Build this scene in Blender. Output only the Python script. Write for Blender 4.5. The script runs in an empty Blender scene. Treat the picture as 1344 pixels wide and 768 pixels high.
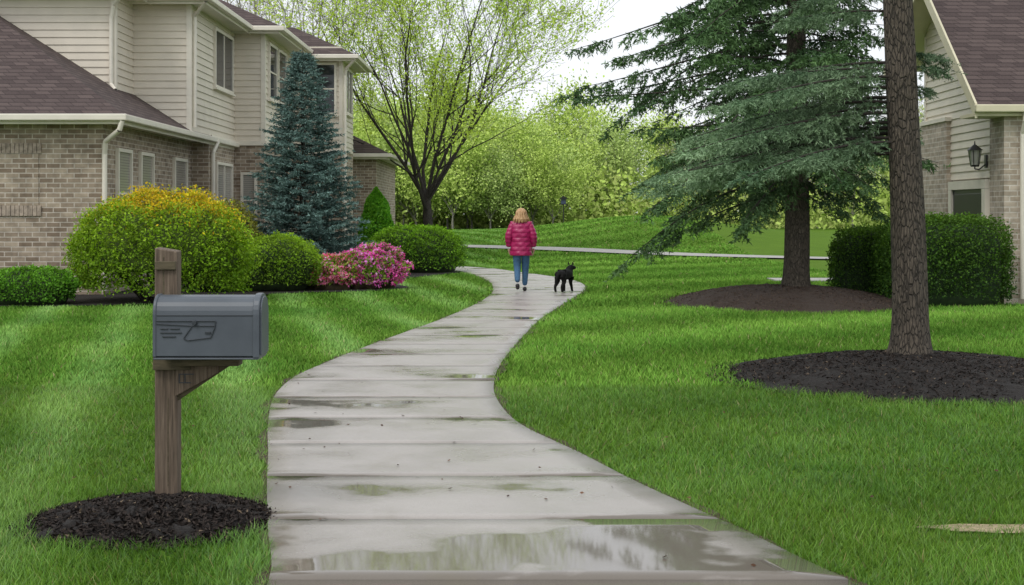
import bpy, math, numpy as np
from mathutils import Vector
rng=np.random.default_rng(7)
S=bpy.context.scene
COL=S.collection
# ------------------------------------------------------------------ helpers
def link(o,parent=None):
    COL.objects.link(o)
    if parent is not None: o.parent=parent
    return o
def empty(name,loc=(0,0,0)):
    o=bpy.data.objects.new(name,None); o.empty_display_size=.3; o.location=loc
    COL.objects.link(o); return o
def mk(name,V,F,mat,parent=None,col=None,smooth=False,attrs=None):
    V=np.ascontiguousarray(V,dtype=np.float32).reshape(-1,3)
    me=bpy.data.meshes.new(name)
    if isinstance(F,np.ndarray):
        k=F.shape[1]; n=F.shape[0]
        me.vertices.add(len(V)); me.vertices.foreach_set("co",V.ravel())
        me.loops.add(n*k); me.loops.foreach_set("vertex_index",F.astype(np.int32).ravel())
        me.polygons.add(n); me.polygons.foreach_set("loop_start",np.arange(0,n*k,k,dtype=np.int32))
        me.update(calc_edges=True)
    else:
        me.from_pydata([tuple(map(float,v)) for v in V],[],[tuple(f) for f in F]); me.update()
    if col is not None:
        a=me.color_attributes.new("Col",'FLOAT_COLOR','POINT')
        c=np.ones((len(V),4),dtype=np.float32); c[:,:3]=col
        a.data.foreach_set("color",c.ravel())
    if attrs:
        for k_,v_ in attrs.items():
            a=me.attributes.new(k_,'FLOAT','POINT'); a.data.foreach_set("value",np.asarray(v_,dtype=np.float32))
    if smooth: me.polygons.foreach_set("use_smooth",np.ones(len(me.polygons),dtype=bool))
    if mat is not None: me.materials.append(mat)
    return link(bpy.data.objects.new(name,me),parent)
def box(name,x0,x1,y0,y1,z0,z1,mat,parent=None,bevel=0):
    V=[(x0,y0,z0),(x1,y0,z0),(x1,y1,z0),(x0,y1,z0),(x0,y0,z1),(x1,y0,z1),(x1,y1,z1),(x0,y1,z1)]
    F=[(3,2,1,0),(4,5,6,7),(0,1,5,4),(1,2,6,5),(2,3,7,6),(3,0,4,7)]
    o=mk(name,V,F,mat,parent)
    if bevel:
        m=o.modifiers.new("bevel",'BEVEL'); m.width=bevel; m.segments=2
    return o
def nrm(a): return a/np.maximum(np.linalg.norm(a,axis=-1,keepdims=True),1e-9)
_K=rng.normal(size=(24,3)); _PH=rng.uniform(0,6.28,24)
def nz(P,scale=1.0,seed=0):
    r=np.zeros(len(P))
    for i in range(6):
        j=(i+seed*5)%24
        r+=np.sin(P@(_K[j]*scale*(1+.35*i))+_PH[j])/(1+.3*i)
    return r/3.0
def tubes(segs,k=5):
    A=np.array([s[0] for s in segs],float);B=np.array([s[1] for s in segs],float)
    r0=np.array([s[2] for s in segs]);r1=np.array([s[3] for s in segs])
    d=nrm(B-A); ref=np.where(np.abs(d[:,2:3])>.9,np.array([[1.,0,0]]),np.array([[0,0,1.]]))
    a=nrm(np.cross(d,ref)); b=np.cross(d,a)
    th=np.arange(k)*2*np.pi/k
    ring=a[:,None,:]*np.cos(th)[None,:,None]+b[:,None,:]*np.sin(th)[None,:,None]
    V=np.stack([A[:,None]+ring*r0[:,None,None],B[:,None]+ring*r1[:,None,None]],1)
    n=len(A); base=(np.arange(n)*2*k)[:,None]
    i=np.arange(k)[None]; j=(i+1)%k
    F=np.stack([base+i,base+j,base+k+j,base+k+i],-1).reshape(-1,4)
    return V.reshape(-1,3),F
def leafquads(C,size,flat=0.0,aspect=.6):
    n=len(C); u=rng.normal(size=(n,3)); u[:,2]*=(1-flat); u=nrm(u)
    w=rng.normal(size=(n,3)); w[:,2]*=(1-flat); v=nrm(np.cross(u,w)); v=v if flat==0 else nrm(np.cross(u,np.array([0,0,1.])+.6*w))
    s=(size*rng.uniform(.6,1.3,n))[:,None]
    V=np.stack([C-u*s,C+v*s*aspect,C+u*s,C-v*s*aspect],1).reshape(-1,3)
    F=np.arange(4*n).reshape(-1,4)
    return V,F
# ------------------------------------------------------------------ materials
class NT:
    def __init__(s,name):
        s.m=bpy.data.materials.new(name); s.m.use_nodes=True; s.n=s.m.node_tree.nodes; s.l=s.m.node_tree.links
        s.b=s.n["Principled BSDF"]; s.out=s.n["Material Output"]
    def new(s,t,**k):
        x=s.n.new(t)
        for a,b in k.items(): setattr(x,a,b)
        return x
    def L(s,a,b): s.l.new(a,b)
    def pos(s): return s.new("ShaderNodeNewGeometry").outputs["Position"]
    def noise(s,scale,detail=4,vec=None,rough=.55):
        x=s.new("ShaderNodeTexNoise"); x.inputs["Scale"].default_value=scale; x.inputs["Detail"].default_value=detail; x.inputs["Roughness"].default_value=rough
        s.L(vec if vec is not None else s.pos(),x.inputs["Vector"]); return x.outputs["Fac"]
    def ramp(s,fac,stops):
        x=s.new("ShaderNodeValToRGB"); e=x.color_ramp.elements
        while len(e)<len(stops): e.new(.5)
        for i,(p,c) in enumerate(stops):
            e[i].position=p; e[i].color=(c[0],c[1],c[2],1) if hasattr(c,'__len__') else (c,c,c,1)
        s.L(fac,x.inputs[0]); return x.outputs[0]
    def math(s,op,a,b=None,c=None,clamp=False):
        x=s.new("ShaderNodeMath",operation=op,use_clamp=clamp)
        for i,v in enumerate((a,b,c)):
            if v is None: continue
            if isinstance(v,(int,float)): x.inputs[i].default_value=v
            else: s.L(v,x.inputs[i])
        return x.outputs[0]
    def mix(s,f,a,b,mode='MIX'):
        x=s.new("ShaderNodeMix",data_type='RGBA',blend_type=mode)
        for i,v in ((0,f),(6,a),(7,b)):
            if isinstance(v,(int,float)): x.inputs[i].default_value=v
            elif isinstance(v,tuple): x.inputs[i].default_value=(*v,1)
            else: s.L(v,x.inputs[i])
        return x.outputs[2]
    def smooth(s,v,a,b,lo=0.,hi=1.):
        x=s.new("ShaderNodeMapRange",interpolation_type='SMOOTHSTEP'); s.L(v,x.inputs[0])
        for i,q in ((1,a),(2,b),(3,lo),(4,hi)): x.inputs[i].default_value=q
        return x.outputs[0]
    def bump(s,h,strength=.3,dist=.02):
        x=s.new("ShaderNodeBump"); x.inputs["Strength"].default_value=strength; x.inputs["Distance"].default_value=dist
        s.L(h,x.inputs["Height"]); s.L(x.outputs[0],s.b.inputs["Normal"])
    def scaled(s,sc):
        x=s.new("ShaderNodeMapping"); x.inputs["Scale"].default_value=sc; s.L(s.pos(),x.inputs[0]); return x.outputs[0]
def simple(name,c,rough=.6,var=.15,scale=8,metal=0,spec=.5,bump=0):
    t=NT(name); n=t.noise(scale)
    t.L(t.ramp(n,[(.3,tuple(v*(1-var) for v in c)),(.7,tuple(min(1,v*(1+var)) for v in c))]),t.b.inputs["Base Color"])
    t.b.inputs["Roughness"].default_value=rough; t.b.inputs["Metallic"].default_value=metal
    t.b.inputs["Specular IOR Level"].default_value=spec
    if bump: t.bump(t.noise(scale*6),bump,.01)
    return t.m
def leafmat(name,trans=.35,rough=.6,spec=.25):
    t=NT(name); a=t.new("ShaderNodeAttribute"); a.attribute_name="Col"
    t.L(a.outputs["Color"],t.b.inputs["Base Color"]); t.b.inputs["Roughness"].default_value=rough
    t.b.inputs["Specular IOR Level"].default_value=spec
    if trans>0:
        tr=t.new("ShaderNodeBsdfTranslucent"); t.L(t.mix(.5,a.outputs["Color"],t.mix(1.0,a.outputs["Color"],(1.3,1.25,.5),'MULTIPLY')),tr.inputs[0])
        mx=t.new("ShaderNodeMixShader"); mx.inputs[0].default_value=trans
        t.L(t.b.outputs[0],mx.inputs[1]); t.L(tr.outputs[0],mx.inputs[2]); t.L(mx.outputs[0],t.out.inputs[0])
    return t.m
def diffmat(name):
    t=NT(name); a=t.new("ShaderNodeAttribute"); a.attribute_name="Col"; d=t.new("ShaderNodeBsdfDiffuse"); t.L(a.outputs["Color"],d.inputs[0]); t.L(d.outputs[0],t.out.inputs[0]); t.n.remove(t.b); return t.m
LEAF=leafmat("leaf_foliage",.4); NEEDLE=leafmat("conifer_needles",0,.6,.25); BLADE=leafmat("grass_blades",.3,.45,.4); FARLEAF=diffmat("hazed_far_foliage"); FARBLADE=diffmat("far_grass")
def barkmat(name,c1,c2):
    t=NT(name); v=t.scaled((11,11,3.0)); n=t.noise(3,8,v,.72); vo=t.new("ShaderNodeTexVoronoi"); vo.feature='DISTANCE_TO_EDGE'; vo.inputs["Scale"].default_value=3.2; t.L(v,vo.inputs["Vector"])
    crack=t.smooth(vo.outputs["Distance"],0,.14)
    c=t.ramp(n,[(.32,c1),(.66,c2)]); t.L(t.mix(t.math('MULTIPLY',t.math('SUBTRACT',1.0,crack),.65),c,tuple(q*.35 for q in c1)),t.b.inputs["Base Color"]); t.b.inputs["Roughness"].default_value=.9
    t.bump(t.math('ADD',n,crack),.9,.025); return t.m
BARK=barkmat("spruce_bark",(.045,.036,.026),(.155,.125,.095)); BARKD=barkmat("maple_bark",(.025,.022,.018),(.085,.07,.058)); BARKG=simple("hazed_grey_bark",(.30,.28,.24),.9,.2,5)  # grey bark of the far trees is lightened to paint in haze
LIMB=simple("spruce_limb",(.035,.028,.022),.9,.3,20)
t=NT("lawn_ground"); n=t.noise(1.3,6); n2=t.noise(30,4)
c=t.ramp(n,[(.3,(.075,.15,.015)),(.7,(.12,.215,.022))]); c=t.mix(.5,c,t.ramp(n2,[(.3,(.05,.09,.012)),(.7,(.13,.23,.025))]))
t.L(c,t.b.inputs["Base Color"]); t.b.inputs["Roughness"].default_value=.95; t.b.inputs["Specular IOR Level"].default_value=.05; t.bump(n2,.6,.03); GROUND=t.m
t=NT("bark_mulch"); n=t.noise(45,6,None,.7); n2=t.noise(6,3)
c=t.ramp(n,[(.35,(.005,.0036,.003)),(.55,(.018,.013,.010)),(.75,(.045,.031,.025))]); t.L(t.mix(t.math('MULTIPLY',n2,.35),c,(.022,.016,.012)),t.b.inputs["Base Color"])
t.b.inputs["Roughness"].default_value=.85; t.bump(n,1,.04); MULCH=t.m
t=NT("brown_mulch"); n=t.noise(45,6,None,.7)
c=t.ramp(n,[(.35,(.025,.014,.009)),(.55,(.06,.038,.026)),(.75,(.11,.072,.052))]); t.L(c,t.b.inputs["Base Color"])
t.b.inputs["Roughness"].default_value=.85; t.bump(n,1,.04); MULCHB=t.m
DIRT=simple("edge_soil",(.06,.042,.022),.95,.5,30,bump=.6)
ASPH=simple("wet_asphalt",(.045,.045,.047),.35,.4,60,bump=.5)
t=NT("wet_concrete")
al=t.new("ShaderNodeAttribute"); al.attribute_name="along"; al=al.outputs["Fac"]
fr=t.math('FRACT',al)
nearj=t.ramp(fr,[(0,1.0),(.07,.5),(.18,0.0),(.92,0.0),(1,.6)])
cell=t.new("ShaderNodeTexWhiteNoise",noise_dimensions='1D'); t.L(t.math('FLOOR',t.math('ADD',al,.12)),cell.inputs["W"])
big=t.noise(1.0,3,t.scaled((.8,1.15,1)),.5); med=t.noise(5,5); fine=t.noise(150,3); speck=t.noise(420,2); stain=t.noise(1.1,5,t.scaled((1,.8,1)),.65)
edge=t.noise(2.2,4,t.scaled((1.0,.5,1)))
jn=t.math('MULTIPLY',nearj,t.math('MULTIPLY',t.smooth(cell.outputs["Value"],.30,.9),.16))
wetraw=t.math('ADD',big,jn); wetraw=t.math('ADD',wetraw,t.math('MULTIPLY',t.math('SUBTRACT',med,.5),.16))
yy=t.new("ShaderNodeSeparateXYZ"); t.L(t.pos(),yy.inputs[0])
wetraw=t.math('ADD',wetraw,t.smooth(yy.outputs["Y"],7.9,6.4,0,.18))
wetraw=t.math('ADD',wetraw,.01)
pud=t.smooth(wetraw,.60,.67); damp=t.smooth(wetraw,.40,.62)
c=t.ramp(stain,[(.3,(.34,.31,.285)),(.7,(.44,.405,.375))])
c=t.mix(t.math('MULTIPLY',cell.outputs["Value"],.15),c,(.35,.315,.29))
c=t.mix(.22,c,t.ramp(fine,[(.35,(.23,.21,.19)),(.65,(.56,.52,.49))])); c=t.mix(.12,c,t.ramp(speck,[(.42,(.1,.09,.08)),(.6,(.62,.6,.57))]))
c=t.mix(t.math('MULTIPLY',damp,.42),c,(.24,.212,.185)); c=t.mix(t.math('MULTIPLY',pud,.68),c,(.11,.09,.065))
c=t.mix(t.math('MULTIPLY',t.smooth(edge,.58,.75),.3),c,(.18,.16,.10))
t.L(c,t.b.inputs["Base Color"])
r=t.math('MULTIPLY_ADD',damp,-.20,.45); r=t.math('MULTIPLY',r,t.math('SUBTRACT',1.0,t.math('MULTIPLY',pud,.84)))
t.L(r,t.b.inputs["Roughness"])
bm=t.new("ShaderNodeBump"); bm.inputs["Distance"].default_value=.004; t.L(fine,bm.inputs["Height"]); t.L(t.math('MULTIPLY',t.math('SUBTRACT',1.0,pud),.4),bm.inputs["Strength"]); t.L(bm.outputs[0],t.b.inputs["Normal"])
CONC=t.m
CONC2=simple("dry_concrete",(.36,.345,.32),.7,.1,6)
def brickmat(name,c1,c2,mortar):
    t=NT(name); s=t.new("ShaderNodeSeparateXYZ"); t.L(t.pos(),s.inputs[0]); cb=t.new("ShaderNodeCombineXYZ")
    t.L(t.math('ADD',s.outputs[0],s.outputs[1]),cb.inputs[0]); t.L(s.outputs[2],cb.inputs[1])
    b=t.new("ShaderNodeTexBrick"); t.L(cb.outputs[0],b.inputs["Vector"])
    b.inputs["Color1"].default_value=(*c1,1); b.inputs["Color2"].default_value=(*c2,1); b.inputs["Mortar"].default_value=(*mortar,1)
    b.inputs["Scale"].default_value=1; b.inputs["Brick Width"].default_value=.27; b.inputs["Row Height"].default_value=.095; b.inputs["Mortar Size"].default_value=.010; b.inputs["Bias"].default_value=-.1
    n=t.noise(7,4); c=t.mix(.6,b.outputs["Color"],t.mix(1.0,b.outputs["Color"],t.ramp(n,[(.3,(.55,.53,.5)),(.7,(1.3,1.27,1.25))]),'MULTIPLY'))
    t.L(c,t.b.inputs["Base Color"]); t.b.inputs["Roughness"].default_value=.85
    t.bump(t.math('SUBTRACT',1.0,b.outputs["Fac"]),.6,.012); return t.m
BRICK=brickmat("tan_brick",(.23,.175,.125),(.43,.36,.275),(.54,.49,.42))
BRICKL=brickmat("light_brick",(.38,.32,.25),(.54,.47,.39),(.60,.56,.50))
t=NT("roof_shingles"); s=t.new("ShaderNodeSeparateXYZ"); t.L(t.pos(),s.inputs[0]); cb=t.new("ShaderNodeCombineXYZ")
t.L(t.math('ADD',s.outputs[0],s.outputs[1]),cb.inputs[0]); t.L(s.outputs[2],cb.inputs[1])
b=t.new("ShaderNodeTexBrick"); t.L(cb.outputs[0],b.inputs["Vector"]); b.inputs["Scale"].default_value=1; b.inputs["Brick Width"].default_value=.3; b.inputs["Row Height"].default_value=.085; b.inputs["Mortar Size"].default_value=.009
b.inputs["Color1"].default_value=(.055,.038,.037,1); b.inputs["Color2"].default_value=(.125,.092,.085,1); b.inputs["Mortar"].default_value=(.022,.015,.015,1)
n=t.noise(60,3); t.L(t.mix(.35,b.outputs["Color"],t.ramp(n,[(.3,(.04,.028,.028)),(.7,(.155,.12,.11))])),t.b.inputs["Base Color"]); t.b.inputs["Roughness"].default_value=.85; t.b.inputs["Specular IOR Level"].default_value=.25; t.bump(t.math('SUBTRACT',1.0,b.outputs["Fac"]),.5,.02); ROOF=t.m
SID=simple("vinyl_siding",(.70,.635,.53),.5,.05,2.5); SIDW=simple("cream_siding",(.74,.68,.56),.5,.05,2.5)
TRIM=simple("trim_paint",(.76,.71,.61),.45,.05,4); TRIMY=simple("soffit_paint",(.66,.61,.43),.5,.05,4)
t=NT("window_glass"); t.b.inputs["Base Color"].default_value=(.03,.035,.04,1); t.b.inputs["Roughness"].default_value=.04; t.bump(t.noise(.8,1),.05,.1); GLASS=t.m
t=NT("window_blind"); s=t.new("ShaderNodeSeparateXYZ"); t.L(t.pos(),s.inputs[0]); sl=t.math('FRACT',t.math('MULTIPLY',s.outputs[2],18.0))
t.L(t.ramp(sl,[(0,(.13,.125,.11)),(.3,(.30,.285,.25)),(.9,(.34,.32,.28))]),t.b.inputs["Base Color"]); t.b.inputs["Roughness"].default_value=.12; t.b.inputs["Specular IOR Level"].default_value=.6; CURT=t.m
BLACKM=simple("black_metal",(.015,.015,.016),.4,.2,20)
# ------------------------------------------------------------------ terrain
def sst(a,b,x):
    u=np.clip((x-a)/(b-a),0,1); return u*u*(3-2*u)
def H(x,y):
    x=np.asarray(x,float);y=np.asarray(y,float)
    return .55*sst(44,80,y)+.95*np.exp(-((x-7)**2)/34-((y-72)**2)/260)*sst(44,60,y)
xs=np.concatenate([np.linspace(-600,-40,15)[:-1],np.linspace(-40,40,81),np.linspace(40,600,15)[1:]])
ys=np.concatenate([np.linspace(-60,40,21),np.linspace(41,110,70),np.linspace(125,900,14)])
X,Y=np.meshgrid(xs,ys); Z=H(X,Y); nx=len(xs); ny=len(ys)
i,j=np.meshgrid(np.arange(nx-1),np.arange(ny-1)); a=(j*nx+i).ravel()
mk("lawn_ground",np.stack([X,Y,Z],-1).reshape(-1,3),np.stack([a,a+1,a+nx+1,a+nx],-1),GROUND,smooth=True)
# ------------------------------------------------------------------ path
PR=np.array([ # Lx,Ly,Rx,Ry
(-1.02,5.2,1.80,5.2),(-1.05,6.17,1.42,6.17),(-1.22,7.11,1.13,7.11),(-1.43,8.3,.74,8.3),(-1.60,9.33,.45,9.33),(-1.83,10.67,.05,10.67),(-2.04,12.2,-.14,12.2),
(-2.09,13.58,-.165,13.58),(-1.97,14.9,-.12,14.9),(-1.75,16.6,0,16.6),(-1.43,18.7,.18,18.7),(-1.03,21.3,.434,21.3),(-.6,24.9,.907,24.9),
(-.40,28,1.45,28.9),(-.41,30.5,1.58,31.5),(-.5,32.5,1.4,33.6),(-.78,35,.85,36),(-1.1,37.2,.1,38.4),(-1.7,39.2,-.6,40.6),(-3,41,-2.2,43),(-5.5,43,-5,44.6),(-9,43.6,-9,45.6)])
def cat(P,m=16):
    P=np.vstack([2*P[0]-P[1],P,2*P[-1]-P[-2]]); out=[]
    for k in range(1,len(P)-2):
        p0,p1,p2,p3=P[k-1:k+3]
        for u in np.arange(m)/m:
            out.append(.5*((2*p1)+(-p0+p2)*u+(2*p0-5*p1+4*p2-p3)*u*u+(-p0+3*p1-3*p2+p3)*u**3))
    out.append(P[-2]); return np.array(out)
PC=cat(PR); cen=(PC[:,:2]+PC[:,2:])/2; arc=np.concatenate([[0],np.cumsum(np.linalg.norm(np.diff(cen,axis=0),axis=1))])
def pathat(s): return np.stack([np.interp(s,arc,PC[:,k]) for k in range(4)],-1)
path=empty("concrete_path")
poly=np.vstack([PC[:,:2],PC[::-1,2:]])
def inpoly(px,py,poly):
    r=np.zeros(len(px),bool); x0,y0=poly[-1]
    for x1,y1 in poly:
        if y0!=y1:
            c=((y1>py)!=(y0>py))&(px<(x0-x1)*(py-y1)/(y0-y1)+x1); r^=c
        x0,y0=x1,y1
    return r
VV=[];FF=[];AA=[];off=0; SL=1.24; nsl=int(arc[-1]/SL); OFF=-.32
for k in range(nsl):
    s=np.linspace(max(0,OFF+k*SL+.0028),OFF+(k+1)*SL-.0028,9); q=pathat(s); w=np.linspace(0,1,11)
    P=np.zeros((9,13,3)); P[:,1:12,0]=q[:,None,0]*(1-w)+q[:,None,2]*w; P[:,1:12,1]=q[:,None,1]*(1-w)+q[:,None,3]*w
    P[:,1:12,2]=.030+rng.normal()*.0007
    P[:,0]=P[:,1];P[:,12]=P[:,11];P[:,0,2]=-.01;P[:,12,2]=-.01
    P=np.concatenate([P[:1]*[1,1,0],P,P[-1:]*[1,1,0]],0)
    AA.append(np.repeat(np.concatenate([[k+.006],np.linspace(k+.006,k+.994,9),[k+.994]]),13))
    i,j=np.meshgrid(np.arange(12),np.arange(10)); a=(j*13+i).ravel()+off
    VV.append(P.reshape(-1,3)); FF.append(np.stack([a,a+1,a+14,a+13],-1)); off+=11*13
mk("slabs",np.vstack(VV),np.vstack(FF),CONC,path,attrs={"along":np.concatenate(AA)})
n=len(PC); w1=.045+.03*np.sin(arc*3.1)+.02*np.sin(arc*7.7); w2=.05+.03*np.sin(arc*2.7+1)+.02*np.sin(arc*8.3)
dirv=nrm(PC[:,2:]-PC[:,:2]); Lx=PC[:,:2]-dirv*np.abs(w1)[:,None]; Rx=PC[:,2:]+dirv*np.abs(w2)[:,None]
V=np.vstack([np.c_[Lx,np.full(n,.018)],np.c_[Rx,np.full(n,.018)]]); a=np.arange(n-1)
mk("edge_soil",V,np.stack([a,a+n,a+n+1,a+1],-1),DIRT,path)
c2=cat(np.array([(-14,55.5),(-8,58.5),(-3,58.5),(1,55),(5,51.2),(9,49),(16,46.5),(26,45)],float),10)
tn=nrm(np.gradient(c2,axis=0)); nn=np.c_[-tn[:,1],tn[:,0]]; n=len(c2); rows=[]
for w in np.linspace(-.7,.7,5):
    q=c2+nn*w; rows.append(np.c_[q,H(q[:,0],q[:,1])+.05])
V=np.vstack(rows); F=[]
for r_ in range(4):
    a=np.arange(n-1)+r_*n; F.append(np.stack([a,a+1,a+n+1,a+n],-1))
mk("far_footpath",V,np.vstack(F),CONC2); poly2=np.vstack([c2+nn*.7,(c2-nn*.7)[::-1]])
box("entry_walk",6.2,12,33.2,34.6,-.02,.03,CONC2)
mk("asphalt_road",[(-60,-6,.004),(60,-6,.004),(60,5.15,.004),(-60,5.15,.004)],[(0,1,2,3)],ASPH)
# ------------------------------------------------------------------ mulch
def mulch(name,cx,cy,rx,ry,h,mat,chips=1500,par=None,seed=0,zb=0.006):
    nr,na=22,96; th=np.linspace(0,2*np.pi,na,endpoint=False)
    edge=1+.035*np.sin(th*5+seed)+.03*np.sin(th*11+2*seed)+.02*np.sin(th*23)
    V=[(cx,cy,zb+h)]
    for k in range(1,nr+1):
        u=k/nr
        for q in range(na):
            r=u*edge[q]; V.append((cx+rx*r*math.cos(th[q]),cy+ry*r*math.sin(th[q]),zb+h*(1-u**2.2)))
    V=np.array(V); rr=np.hypot(V[:,0]-cx,V[:,1]-cy)/max(rx,ry)
    V[:,2]+=(nz(V*[1,1,0],14,seed)*.02+rng.normal(size=len(V))*.008)*np.clip(1-rr**6,0,1)
    F=[(0,1+q,1+(q+1)%na) for q in range(na)]
    for k in range(nr-1):
        for q in range(na):
            a=1+k*na+q;b=1+k*na+(q+1)%na; F.append((a,a+na,b+na,b))
    o=mk(name,V,F,mat,par)
    u=np.sqrt(rng.uniform(0,1.20,chips)); a=rng.uniform(0,6.283,chips)
    C=np.c_[cx+rx*u*np.cos(a),cy+ry*u*np.sin(a),zb+h*np.clip(1-u**2.2,0,1)+.010]
    Q,Fq=leafquads(C,.020,.5,.3); g=rng.uniform(.3,1.9,chips)[:,None]
    base=np.array([.022,.016,.013]) if mat is MULCH else np.array([.07,.048,.034])
    cc=base*g; cc[rng.uniform(size=chips)<.03]=(.16,.12,.08)
    mk("chips",Q,Fq,CHIP,o,np.repeat(cc,4,0)); return o
CHIP=leafmat("bark_chips",0.0,.8)
mulch("mulch_ring",-1.86,7.36,.64,.60,.10,MULCH,9000,seed=1)
mulch("mulch_ring",3.98,13.85,1.9,1.95,.20,MULCH,16000,seed=2)
mulch("mulch_ring",4.9,25.4,2.15,2.7,.30,MULCHB,9000,seed=3)
bed=cat(np.array([(-12,24.2),(-9.5,24.1),(-7.2,24.2),(-5.3,25.6),(-4.6,27.8),(-2.9,28.8),(-2.2,30.2),(-2.9,33),(-1.7,36.9),(-1.45,38.3),(-3,40.2),(-5.0,41),(-7,41)],float),8)
bedp=np.vstack([bed,[(-12,41)]]); 
mk("mulch_bed",np.c_[bedp,np.full(len(bedp),.03)],[tuple(range(len(bedp)))],MULCH)
# ------------------------------------------------------------------ grass
def stripe(x,y):
    s=np.where(x<-.5,np.sin((x*.90+y*.20)*2*np.pi/1.25)*.55,np.sin((x*.45-y*.5)*2*np.pi/2.2)*.45)
    return np.clip(s*1.6,-1,1)
def blades(y0,y1,dens,w,h,k_=1.0):
    X1=.36*y1*1.35+1.5; N=int((y1-y0)*2*X1*dens)
    x=rng.uniform(-X1,X1,N); y=rng.uniform(y0,y1,N)
    k=(np.abs(x)<.36*y*1.35+1.5); x,y=x[k],y[k]
    k=~inpoly(x,y,poly)&~inpoly(x,y,poly2)&~inpoly(x,y,bedp)
    for cx,cy,rx,ry in ((-1.86,7.36,.62,.58),(3.98,13.85,1.85,1.90),(4.9,25.4,2.10,2.62)):
        k&=((x-cx)/rx)**2+((y-cy)/ry)**2>1+.10*np.sin(x*9)*np.sin(y*8)+.05*rng.normal(size=len(x))
    k&=~((y>24.9)&(x>8.6)) & ~((y>33.1)&(y<34.7)&(x>6.1))
    x,y=x[k],y[k]; n=len(x)
    sd=((x-2.5)/.42)**2+((y-7.17)/.10)**2<1+.3*np.sin(x*17)
    P=np.c_[x,y,H(x,y)]; pn=nz(np.c_[x,y,0*x],1.1,1); pf=nz(np.c_[x,y,0*x],5,2)*k_; pl=nz(np.c_[x,y,0*x],.35,3)
    hh=h*rng.uniform(.5,1.3,n)*(1+.25*pf)*np.where(sd,.45,1); th=rng.uniform(0,6.283,n); ww=w*rng.uniform(.6,1.3,n)
    lean=np.c_[rng.normal(size=n),rng.normal(size=n)]*.5
    st=stripe(x+.12*pn,y)*(.75+.35*pl); lean[:,1]+=st*.35
    dx=np.c_[np.cos(th),np.sin(th),0*th]*ww[:,None]
    tip=P+np.c_[lean*hh[:,None],hh]
    V=np.stack([P-dx,P+dx,tip],1).reshape(-1,3)
    g=(1+.12*pn*k_+.12*pf+.20*st+.10*pl)*rng.uniform(1-.33*k_,1+.33*k_,n)
    yel=np.clip(.5+.35*pn*k_+.2*pl+rng.normal(size=n)*.26*k_,0,1)[:,None]
    base=np.array([.115,.285,.035])*(1-yel)+np.array([.215,.375,.055])*yel
    base=base+np.array([.05,.05,.05])*np.clip(st,0,1)[:,None]*(x<-.5)[:,None]
    dry=(rng.uniform(0,1,n)<.025*k_)[:,None]; base=np.where(dry,np.array([.38,.33,.15]),base)
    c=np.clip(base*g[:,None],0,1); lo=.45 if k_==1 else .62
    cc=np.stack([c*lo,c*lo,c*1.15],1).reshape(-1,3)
    return V,cc
near=[blades(*a_) for a_ in ((5.5,8.5,5600,.0030,.052),(8.5,13,2900,.0040,.052))]
far=[blades(*a_) for a_ in ((13,24,1300,.006,.052,.9),(24,44,420,.012,.055,.6),(44,62,130,.03,.06,.5),(62,100,70,.04,.06,.5))]
gv=np.vstack([a[0] for a in near]); og=mk("lawn_grass",gv,np.arange(len(gv)).reshape(-1,3),BLADE,col=np.vstack([a[1] for a in near]))
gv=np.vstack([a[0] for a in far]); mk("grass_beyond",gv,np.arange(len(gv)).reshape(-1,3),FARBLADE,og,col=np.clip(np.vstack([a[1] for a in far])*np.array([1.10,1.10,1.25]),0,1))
th=np.linspace(0,2*np.pi,40,endpoint=False); r=1+.12*np.sin(3*th)+.07*np.sin(7*th)+.05*np.sin(13*th)
top=np.c_[2.5+.42*r*np.cos(th),7.17+.10*r*np.sin(th),np.full(40,.014)]
mk("bare_soil_patch",top,[tuple(range(40))],simple("sandy_soil",(.33,.26,.16),.9,.35,25,bump=.6))
nl=130; lx=rng.uniform(-3.5,4,nl); ly=rng.uniform(6.3,14,nl); onp=inpoly(lx,ly,poly)
C=np.c_[lx,ly,np.where(onp,.038,.062)]; V,F=leafquads(C,.015,.85,.55)
mk("fallen_leaves",V,F,leafmat("dead_leaf",.1),col=np.repeat(np.array([.13,.06,.03])*rng.uniform(.2,1.3,nl)[:,None],4,0))
# ------------------------------------------------------------------ MAILBOX
t=NT("weathered_wood"); v=t.scaled((60,60,3)); n=t.noise(1.2,7,v,.65); n2=t.noise(4,3)
c=t.ramp(n,[(.3,(.05,.036,.024)),(.5,(.14,.10,.07)),(.72,(.26,.20,.145))]); t.L(t.mix(t.math('MULTIPLY',n2,.5),c,(.09,.07,.048)),t.b.inputs["Base Color"]); t.b.inputs["Roughness"].default_value=.85; t.bump(n,.8,.008); WOOD=t.m
t=NT("dark_wood"); v=t.scaled((4,60,30)); n=t.noise(1.2,7,v,.65)
t.L(t.ramp(n,[(.3,(.04,.034,.018)),(.7,(.15,.12,.07))]),t.b.inputs["Base Color"]); t.b.inputs["Roughness"].default_value=.85; t.bump(n,.8,.006); WOODD=t.m
t=NT("grey_plastic"); n=t.noise(90,3); n2=t.noise(5,4)
t.L(t.ramp(n2,[(.3,(.068,.080,.095)),(.7,(.092,.107,.125))]),t.b.inputs["Base Color"]); t.b.inputs["Roughness"].default_value=.42; t.bump(n,.12,.002); PLAS=t.m
t=NT("embossed_dark_plastic"); t.b.inputs["Base Color"].default_value=(.03,.036,.043,1); t.b.inputs["Roughness"].default_value=.45; PLASD=t.m
mb=empty("mailbox")
px0,px1,py0,py1=-1.900,-1.780,7.56,7.66
V=[(px0,py0,0),(px1,py0,0),(px1,py1,0),(px0,py1,0),(px0,py0,1.415),(px1,py0,1.395),(px1,py1,1.40),(px0,py1,1.42)]
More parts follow.
